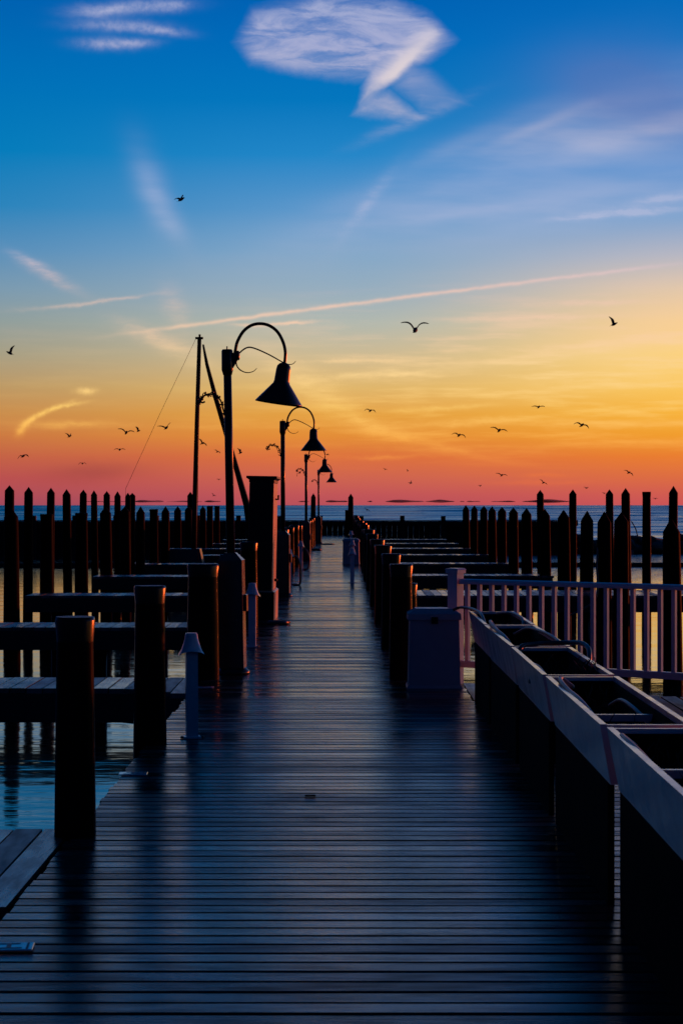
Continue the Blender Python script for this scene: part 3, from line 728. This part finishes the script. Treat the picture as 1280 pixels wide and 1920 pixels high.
# ------------------------------------------------------------------ planters
ZT, PH = .745, .24
def planter(y_near, y_far, xl, lab, bars=()):
    L = y_far - y_near; yc = (y_near + y_far) / 2; wt = .37
    t = empty('planter_box', (xl + wt / 2, yc, 0), (0, 0, R(rnd.uniform(-.4, .4))), label=lab, cat='planter', group='white planter boxes in a row on the right')
    z0 = ZT - PH; hb, ht = wt / 2 - .045, wt / 2; lb, lt_ = L / 2 - .022, L / 2; th = .026
    MB().box(-hb + .002, -hb + .03, -lb + .11, lb - .02, 0, z0 - .004).build('base_panel', 'dark_skirt', t)
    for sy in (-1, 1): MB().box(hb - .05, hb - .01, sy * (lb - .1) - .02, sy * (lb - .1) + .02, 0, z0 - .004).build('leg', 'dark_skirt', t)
    MB().box(-hb, hb, -lb, lb, z0 - .004, z0 + .012).build('bottom_board', 'planter_white', t)
    for s_ in (-1, 1):      # added dark sheets standing for the shade inside the boards
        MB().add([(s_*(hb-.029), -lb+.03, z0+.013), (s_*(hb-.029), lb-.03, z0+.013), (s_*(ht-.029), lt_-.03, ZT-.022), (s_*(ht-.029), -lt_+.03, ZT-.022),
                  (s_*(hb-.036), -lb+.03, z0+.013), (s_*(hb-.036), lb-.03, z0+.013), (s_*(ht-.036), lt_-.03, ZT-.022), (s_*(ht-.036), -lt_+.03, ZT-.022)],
                 [(0,1,2,3),(7,6,5,4),(0,4,5,1),(2,6,7,3),(1,5,6,2),(0,3,7,4)]).build('shade_liner', 'dark_skirt', t)
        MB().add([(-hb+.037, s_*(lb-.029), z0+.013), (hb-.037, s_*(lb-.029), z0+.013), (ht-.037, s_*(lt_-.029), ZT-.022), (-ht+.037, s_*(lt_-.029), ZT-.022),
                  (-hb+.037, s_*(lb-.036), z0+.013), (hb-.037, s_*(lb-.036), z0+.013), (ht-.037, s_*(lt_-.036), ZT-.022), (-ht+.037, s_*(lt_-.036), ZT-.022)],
                 [(0,1,2,3),(7,6,5,4),(0,4,5,1),(2,6,7,3),(1,5,6,2),(0,3,7,4)]).build('shade_liner', 'dark_skirt', t)
    def board(p):            # p: outer bottom, outer top corner pairs, inner offset
        (ax, ay), (bx, by), (ix, iy) = p
        return ax, ay, bx, by, ix, iy
    for s_ in (-1, 1):       # long boards
        mb = MB(); o_ = [(s_*hb, -lb, z0), (s_*hb, lb, z0), (s_*ht, lt_, ZT), (s_*ht, -lt_, ZT)]
        i_ = [(p[0] - s_*th, p[1], p[2]) for p in o_]
        vs = o_ + i_; q4 = [(0,1,2,3),(7,6,5,4),(0,4,5,1),(2,6,7,3),(1,5,6,2),(0,3,7,4)]
        if s_ < 0: q4 = [tuple(reversed(f)) for f in q4]
        mb.add(vs, q4).build('side_board', 'planter_white', t)
        mb = MB(); o_ = [(-hb + th, s_*lb, z0), (hb - th, s_*lb, z0), (ht - th, s_*lt_, ZT - .003), (-ht + th, s_*lt_, ZT - .003)]
        i_ = [(p[0], p[1] - s_*th, p[2]) for p in o_]
        q4 = [(0,1,2,3),(7,6,5,4),(0,4,5,1),(2,6,7,3),(1,5,6,2),(0,3,7,4)]
        if s_ > 0: q4 = [tuple(reversed(f)) for f in q4]
        mb.add(o_ + i_, q4).build('end_board', 'planter_white', t)
    sm_ = MB(); r5 = random.Random(int(y_near * 10)); nx, ny = 7, 34; vs = []; fs = []
    for j in range(ny):
        for i in range(nx):
            vs.append(((i / (nx-1) - .5) * 2 * (ht - .045), (j / (ny-1) - .5) * 2 * (lt_ - .045), ZT - .15 + r5.uniform(-.025, .03)))
    for j in range(ny - 1):
        for i in range(nx - 1): fs.append((j*nx+i, j*nx+i+1, (j+1)*nx+i+1, (j+1)*nx+i))
    sm_.add(vs, fs, True).build('soil', 'soil', t)
    st_ = MB()
    for q_ in range(int(46 * L / 2)):
        x_, y_ = r5.uniform(-ht + .06, ht - .06), r5.uniform(-lt_ + .08, lt_ - .08); hh_ = r5.uniform(.03, .15)
        st_.tube([(x_, y_, ZT - .18), (x_ + r5.uniform(-.02, .02), y_ + r5.uniform(-.03, .03), ZT - .15 + hh_ * .6), (x_ + r5.uniform(-.06, .06), y_ + r5.uniform(-.09, .09), ZT - .15 + hh_)], [.005, .004, .0015], 4)
    tag(st_.build('dead_stems', 'dead_plant', t), kind='stuff')
    for yb in bars:
        MB().box(-ht + .03, ht - .03, yb - .012, yb + .012, ZT - .075, ZT - .045).build('cross_bar', 'planter_white', t)
    return t
PL = [(5.55, 8.02, 'nearest white planter box on the right, cut off by the frame edge', [.3]),
      (8.13, 10.42, 'second white planter box from the camera, with a cross bar inside', [-.32]),
      (10.52, 12.55, 'third white planter box from the camera, a dark hose lying over it', []),
      (12.66, 14.85, 'fourth white planter box from the camera, hose looping over its rim', []),
      (14.95, 16.8, 'farthest white planter box in the row, next to the dock box', [])]
for a_, b_, lab, bars in PL: planter(a_, b_, 1.016, lab, bars)
def hose(pts, r, lab, mat='hose_rubber', name='garden_hose', cat='hose', group='hoses on the planters'):
    return tag(MB().tube(smooth_path(pts, 6), r, 8).build(name, mat), lab, cat, group)
hose([(1.10, 7.75, .70), (1.055, 7.80, .735), (1.045, 7.6, .742), (1.05, 7.35, .735), (1.06, 7.1, .715), (1.09, 6.85, .66), (1.12, 6.6, .61)], .011, 'pale hose curving inside the nearest planter box')
hose([(1.12, 10.05, .72), (1.07, 10.12, .757), (1.05, 9.95, .758), (1.05, 9.6, .745), (1.06, 9.2, .735), (1.08, 8.85, .69), (1.1, 8.7, .62)], .011, 'pale hose along the left rim of the second planter box')
hose([(1.26, 9.75, .66), (1.29, 9.6, .70), (1.30, 9.3, .70), (1.32, 9.0, .67), (1.33, 8.8, .62)], .010, 'short pale hose at the right inside of the second planter box')
hose([(1.04, 11.5, .62), (1.05, 11.7, .70), (1.07, 11.3, .72), (1.10, 11.0, .66)], .010, 'short pale hose end inside the third planter box')
hose([(1.055, 12.42, .70), (1.08, 12.5, .752), (1.16, 12.56, .762), (1.27, 12.6, .766), (1.36, 12.5, .775), (1.42, 12.32, .785), (1.445, 12.15, .76), (1.43, 12.0, .70)], .015, 'dark hose draped from the third to the fourth planter box', 'hose_dark')
hose([(1.1, 14.6, .70), (1.05, 14.72, .775), (1.035, 14.5, .775), (1.04, 14.1, .76), (1.07, 13.6, .73), (1.1, 13.3, .66)], .012, 'pale hose looped at the left rim of the fourth planter box')
hose([(1.2, 14.5, .70), (1.27, 14.3, .755), (1.31, 13.9, .765), (1.34, 13.4, .765), (1.36, 12.95, .745)], .011, 'pale hose along the right rim of the fourth planter box')
hose([(.90, 17.0, .745), (.96, 17.0, .765), (1.02, 16.75, .77), (1.045, 16.3, .775), (1.06, 15.9, .765), (1.07, 15.6, .70)], .012, 'dark hose hooked over the far end of the farthest planter box', 'hose_dark')
hose([(1.22, 16.5, .74), (1.30, 16.2, .765), (1.33, 15.8, .765), (1.345, 15.5, .745), (1.33, 15.3, .68)], .011, 'pale hose along the right rim of the farthest planter box')
dp = MB(); r6 = random.Random(9)
for i in range(26):
    x, y = 1.33 + r6.uniform(-.06, .035), 11.25 + r6.uniform(-.3, .3)
    dp.tube([(x, y, .6), (x + r6.uniform(-.03, .03), y + r6.uniform(-.05, .05), .72), (x + r6.uniform(-.06, .06), y + r6.uniform(-.1, .1), .735 + r6.uniform(0, .05))], [.006, .005, .002], 5)
tag(dp.build('withered_plant', 'dead_plant'), 'low withered plant in the near right corner of the third planter box', 'plant')

# ------------------------------------------------------------------ small things on the deck
def plate(loc, lab, rz):
    t = empty('slip_plate', loc, (0, 0, R(rz)), label=lab, cat='sign plate', group='small plates on the deck edge')
    MB().cbox(-.085, .085, -.06, .06, .0, .006, .003).build('plate', 'plate_white', t)
    g = MB(); g.box(-.045, .035, .030, .042, .0062, .0075); g.box(-.012, .004, -.030, .030, .0062, .0075); g.box(-.055, .045, -.042, -.030, .0062, .0075); g.box(.06, .068, -.05, .05, .0062, .0075)
    g.build('marking', 'ink', t)
plate((-1.215, 7.44, .006), 'small white plate with a dark mark on the deck, bottom left', 4)
plate((-1.265, 12.26, .004), 'small bluish plate at the foot of the second left piling', 2)
plate((-1.24, 18.05, .006), 'tiny plate on the deck edge behind the nearest white pedestal', 0)
def coil(loc, rad, turns, lab, r=.016, mat='hose_dark', tail=None):
    pts = []
    for i in range(int(turns * 16)):
        an = i / 16 * 2 * math.pi; k_ = i / 16
        pts.append((math.cos(an) * rad * (1 - .10 * (k_ % 3)), math.sin(an) * rad * .9 * (1 - .10 * (k_ % 3)), r + .004 + .75 * r * (k_ // 2) * .9))
    if tail: pts += tail
    tag(MB().tube(pts, r, 7).build('hose_coil', mat, None, loc), lab, 'hose coil', 'coiled hoses on the walkway')
coil((-.90, 27.75, 0), .15, 4, 'coiled dark hose on the deck at the foot of the tall cabinet')
coil((-1.0, 72.5, 0), .17, 5, 'coiled dark hose on the deck before the farthest lamp post', .025)
coil((-.70, 83.6, 0), .26, 2, 'flat coil of hose lying near the far end of the walkway', .022)
tag(MB().tube(smooth_path([(-1.08, 41.05, .52), (-.98, 41, .60), (-.90, 41, .45), (-.885, 41, .2), (-.90, 41, .03), (-1.0, 41.05, .02), (-1.1, 41.1, .02)]), .022, 8).build('garden_hose', 'hose_dark'),
    'dark hose hanging from the third left pedestal to the deck', 'hose', 'hoses hung along the walkway')
tag(MB().tube(smooth_path([(-1.08, 50.6, .5), (-.97, 50.6, .52), (-.88, 50.6, .35), (-.88, 50.6, .15), (-.93, 50.6, .03), (-1.05, 50.6, .02)]), .022, 8).build('garden_hose', 'hose_dark'),
    'dark hose hanging from the fourth left pedestal to the deck', 'hose', 'hoses hung along the walkway')
tag(MB().cbox(-.03, .03, -.012, .012, 0, .008, .003).build('wood_chip', 'dark_skirt', None, (-.19, 11.32, .004), (0, 0, R(3))), 'small dark scrap lying in the middle of the deck', 'scrap')
def cleat(loc, lab):
    mb = MB(); mb.tube([(-.10, 0, .055), (-.05, 0, .06), (.05, 0, .06), (.10, 0, .055)], [.009, .014, .014, .009], 8)
    mb.box(-.045, -.02, -.015, .015, 0, .055); mb.box(.02, .045, -.015, .015, 0, .055)
    tag(mb.build('dock_cleat', 'lamp_metal', None, loc, (0, 0, R(90))), lab, 'cleat', 'cleats on the finger piers')
cleat((-1.62, 18.35, .004), 'small dark cleat on the second left finger pier, by the second piling')
tag(MB().tube(smooth_path([(4.45, 36.0, .9), (4.40, 35.8, .55), (4.42, 35.8, .2), (4.36, 35.8, -.05), (4.15, 35.9, -.22), (3.9, 36.1, -.35)]), .018, 6).build('mooring_line', 'rope'),
    'slack mooring line hanging from a piling behind the railing', 'rope')

# ------------------------------------------------------------------ boat with a mast and raised boom
YB = 64.3
bt = empty('moored_boat', (0, YB, WZ), label='dark moored boat with a bare mast and slanted boom on the left', cat='boat')
secs = []
for i in range(15):
    t = i / 14; X = -7.0 + 5.2 * t
    beam = .88 * (math.sin(math.pi * (.18 + .82 * t)) ** .5 if t < .999 else 0.02) * (1 if t < .5 else (1 - ((t - .5) / .5) ** 2.2) + .02)
    sheer = .62 + .22 * (2 * t - 1) ** 2 + (.12 * t)
    secs.append([(X, -beam, sheer), (X, -beam * .92, .25), (X, -beam * .5, -.12), (X, 0, -.25), (X, beam * .5, -.12), (X, beam * .92, .25), (X, beam, sheer)])
vs = [p for s_ in secs for p in s_]; fs = []
for i in range(14):
    for j in range(6): fs.append((i*7+j, i*7+j+1, (i+1)*7+j+1, (i+1)*7+j))
    fs.append((i*7+6, i*7, (i+1)*7, (i+1)*7+6))
fs.append(tuple(range(7)))
MB().add(vs, fs, True).build('hull', 'hull_paint', bt)
MB().box(-5.6, -4.4, -.5, .5, .70, 1.25, (.12, .06)).build('cabin', 'hull_paint', bt)
XB = lambda px: (px - 646) / F * YB
ZB = lambda py: EYE - WZ + (947 - py) / F * YB
mast = MB().tube([(XB(363), 0, .65), (XB(365.5), 0, ZB(940)), (XB(369.5), 0, ZB(790)), (XB(374.2), 0, ZB(632))], [.085, .08, .072, .062], 10).build('mast', 'boat_spar', bt)
mh = MB(); mh.box(XB(366.5), XB(381), -.06, .06, ZB(636), ZB(632)); mh.tube([(XB(374.5), 0, ZB(633)), (XB(374.5), 0, ZB(627))], .035, 6); mh.build('masthead', 'boat_spar', mast)
MB().tube([(XB(476), 0, .85), (XB(463), 0, ZB(948)), (XB(441), 0, ZB(870)), (XB(405), 0, ZB(748)), (XB(388), 0, ZB(683)), (XB(381), 0, ZB(646))], [.115, .11, .085, .075, .055, .03], 10).build('boom', 'boat_spar', bt)
MB().tube([(XB(367), 0, ZB(636)), (XB(300), 0, ZB(776)), (XB(236), 0, ZB(916)), (-6.9, 0, .85)], .006, 5).build('stay', 'boat_spar', bt)
MB().tube([(XB(371), .1, ZB(700)), (XB(366), .5, ZB(820)), (XB(360), .85, .75)], .008, 5).build('stay', 'boat_spar', bt)
MB().tube([(XB(372), -.1, ZB(700)), (XB(373), -.5, ZB(820)), (XB(375), -.85, .75)], .008, 5).build('stay', 'boat_spar', bt)

# ------------------------------------------------------------------ gulls
def gull(px, py, size, inner, outer, yaw, roll, lab, sweep=.0, asym=0):
    'inner / outer: wing angles up from the horizontal; yaw 0 flies towards the camera axis, 90 sideways'
    size *= 1.25; Yg = max(60, 1.15 * F / size); s = 1.15 * F / size / Yg
    mb = MB(); n = 12
    prof = [(.004, -.225), (.018, -.215), (.030, -.19), (.033, -.165), (.036, -.14), (.056, -.08), (.063, 0), (.055, .08), (.036, .15), (.026, .18)]
    rotm = Matrix.Rotation(R(-90), 3, 'X')
    mb.lathe([(r * 1.3, z) for r, z in prof], n, axis=rotm)
    mb.add([(-.02, .17, 0), (.02, .17, 0), (.055, .29, .004), (-.055, .29, .004), (-.02, .17, .014), (.02, .17, .014), (.055, .29, .010), (-.055, .29, .010)],
           [(0,1,2,3),(7,6,5,4),(0,4,5,1),(1,5,6,2),(2,6,7,3),(3,7,4,0)])
    mb.tube([(0, -.215, -.002), (0, -.255, -.008)], [.010, .003], 6)
    for sd_ in (-1, 1):
        ai, ao = R(inner + asym * sd_), R(outer + asym * sd_)
        st = []; x = .035; z = .02; m_ = 9
        for i in range(m_):
            t = i / (m_ - 1)
            ang = ai + (ao - ai) * min(1, max(0, (t - .18) / .5))
            chord = [.14, .15, .155, .155, .145, .125, .10, .07, .018][i]
            yo = [-.055, -.06, -.075, -.09, -.09, -.07, -.035, .01, .075][i] + sweep * t
            st.append((x, yo, z, chord, ang)); x += .071 * math.cos(ang); z += .071 * math.sin(ang)
        vs = []; fs = []
        for x, yo, z, c, ang in st:
            th = .026 if c > .05 else .010
            nx, nz = -math.sin(ang) * th, math.cos(ang) * th
            for (u, k_) in ((0, 0), (.3, 1), (1, .12), (.3, -.4)):
                vs.append((sd_ * (x + nx * k_), yo + u * c, z + nz * k_))
        for i in range(m_ - 1):
            for j in range(4):
                f = (i*4+j, i*4+(j+1)%4, (i+1)*4+(j+1)%4, (i+1)*4+j); fs.append(f if sd_ > 0 else tuple(reversed(f)))
        fs.append((3,2,1,0) if sd_ > 0 else (0,1,2,3)); e0 = (m_-1)*4
        fs.append((e0,e0+1,e0+2,e0+3) if sd_ > 0 else (e0+3,e0+2,e0+1,e0))
        mb.add(vs, fs, True)
    o = mb.build('gull', 'feather', None, ((px - 646) / F * Yg, Yg, EYE + (947 - py) / F * Yg), (R(-24), R(roll), R(yaw)), (s, s, s))
    tag(o, lab, 'gull', 'gulls flying over the harbour')
G = [
 (340,374,32,25,5,70,-20,'lone gull high in the blue sky at the upper left'),
 (19,662,28,70,62,-78,0,'gull with raised wings at the left edge of the picture'),
 (778,619,50,58,0,170,-3,'largest gull, wings raised in a wide V, right of the lamps'),
 (1150,608,28,68,66,75,0,'gull with upright wings in the yellow sky at the right'),
 (44,855,24,12,-45,50,-8,'gull with drooping wings above the first tall left piling'),
 (131,818,18,40,30,65,0,'small gull above the third tall left piling'),
 (155,869,14,20,-60,10,0,'tiny gull with bent wings over the fifth tall left piling'),
 (237,811,27,38,-4,15,10,'gull gliding in a shallow V left of the boat stay'),
 (260,808,16,75,70,75,0,'tiny gull with upright wings just left of the boat stay'),
 (225,843,18,18,-22,20,0,'gull with flat arched wings below the pair near the boat stay'),
 (312,802,27,34,20,40,-14,'gull banking just right of the boat stay'),
 (380,831,20,30,-5,40,34,'gull steeply banked right beside the boat mast'),
 (408,847,13,25,-20,40,24,'tiny gull between the mast and the nearest lamp pole'),
 (451,849,17,74,60,60,10,'small gull with upright wings right of the nearest lamp pole'),
 (411,899,9,15,0,40,0,'speck of a gull left of the nearest lamp pole, low'),
 (401,929,10,30,10,40,30,'lowest speck of a gull left of the nearest lamp pole'),
 (614,852,11,10,-50,70,0,'tiny dark gull just right of the third lamp shade'),
 (562,886,18,10,-62,30,-30,'gull with hanging wings left of the third lamp pole'),
 (694,770,20,24,-45,20,8,'gull with bent wings right of the second lamp shade'),
 (722,880,9,18,0,30,15,'speck of a gull low right of the far lamps, left of two others'),
 (764,883,8,50,40,90,0,'round speck of a gull low in the middle of the sky'),
 (770,906,12,40,20,60,-20,'tiny gull just below the round speck in the middle'),
 (860,816,24,22,-38,15,12,'gull with arched wings, left one of two level gulls on the right'),
 (935,807,27,26,-10,10,12,'gull gliding, right one of two level gulls on the right'),
 (1009,763,21,12,-6,15,0,'thin gull gliding flat in the bright yellow sky'),
 (1090,797,27,16,-34,20,14,'dark gull with drooping wing tips at the right in the orange sky'),
 (940,891,19,22,-6,15,10,'small gull low above the row of short right pilings'),
 (1018,905,15,25,-4,20,32,'small banked gull above the leftmost tall right piling'),
 (1178,886,18,12,-30,20,28,'gull dipping towards the close pair of tall right pilings'),
 (1099,915,12,18,10,40,0,'tiny gull between tall pilings on the right'),
 (1132,925,9,20,0,30,10,'speck of a gull touching the close pair of tall pilings'),
 (900,911,10,30,10,50,-10,'speck of a gull low above the short right pilings'),
 (1228,935,10,14,0,30,0,'speck of a gull left of the tallest right piling'),
 (688,956,11,20,-40,30,20,'tiny gull low over the water right of the walkway end')]
for g_ in G: gull(*g_)
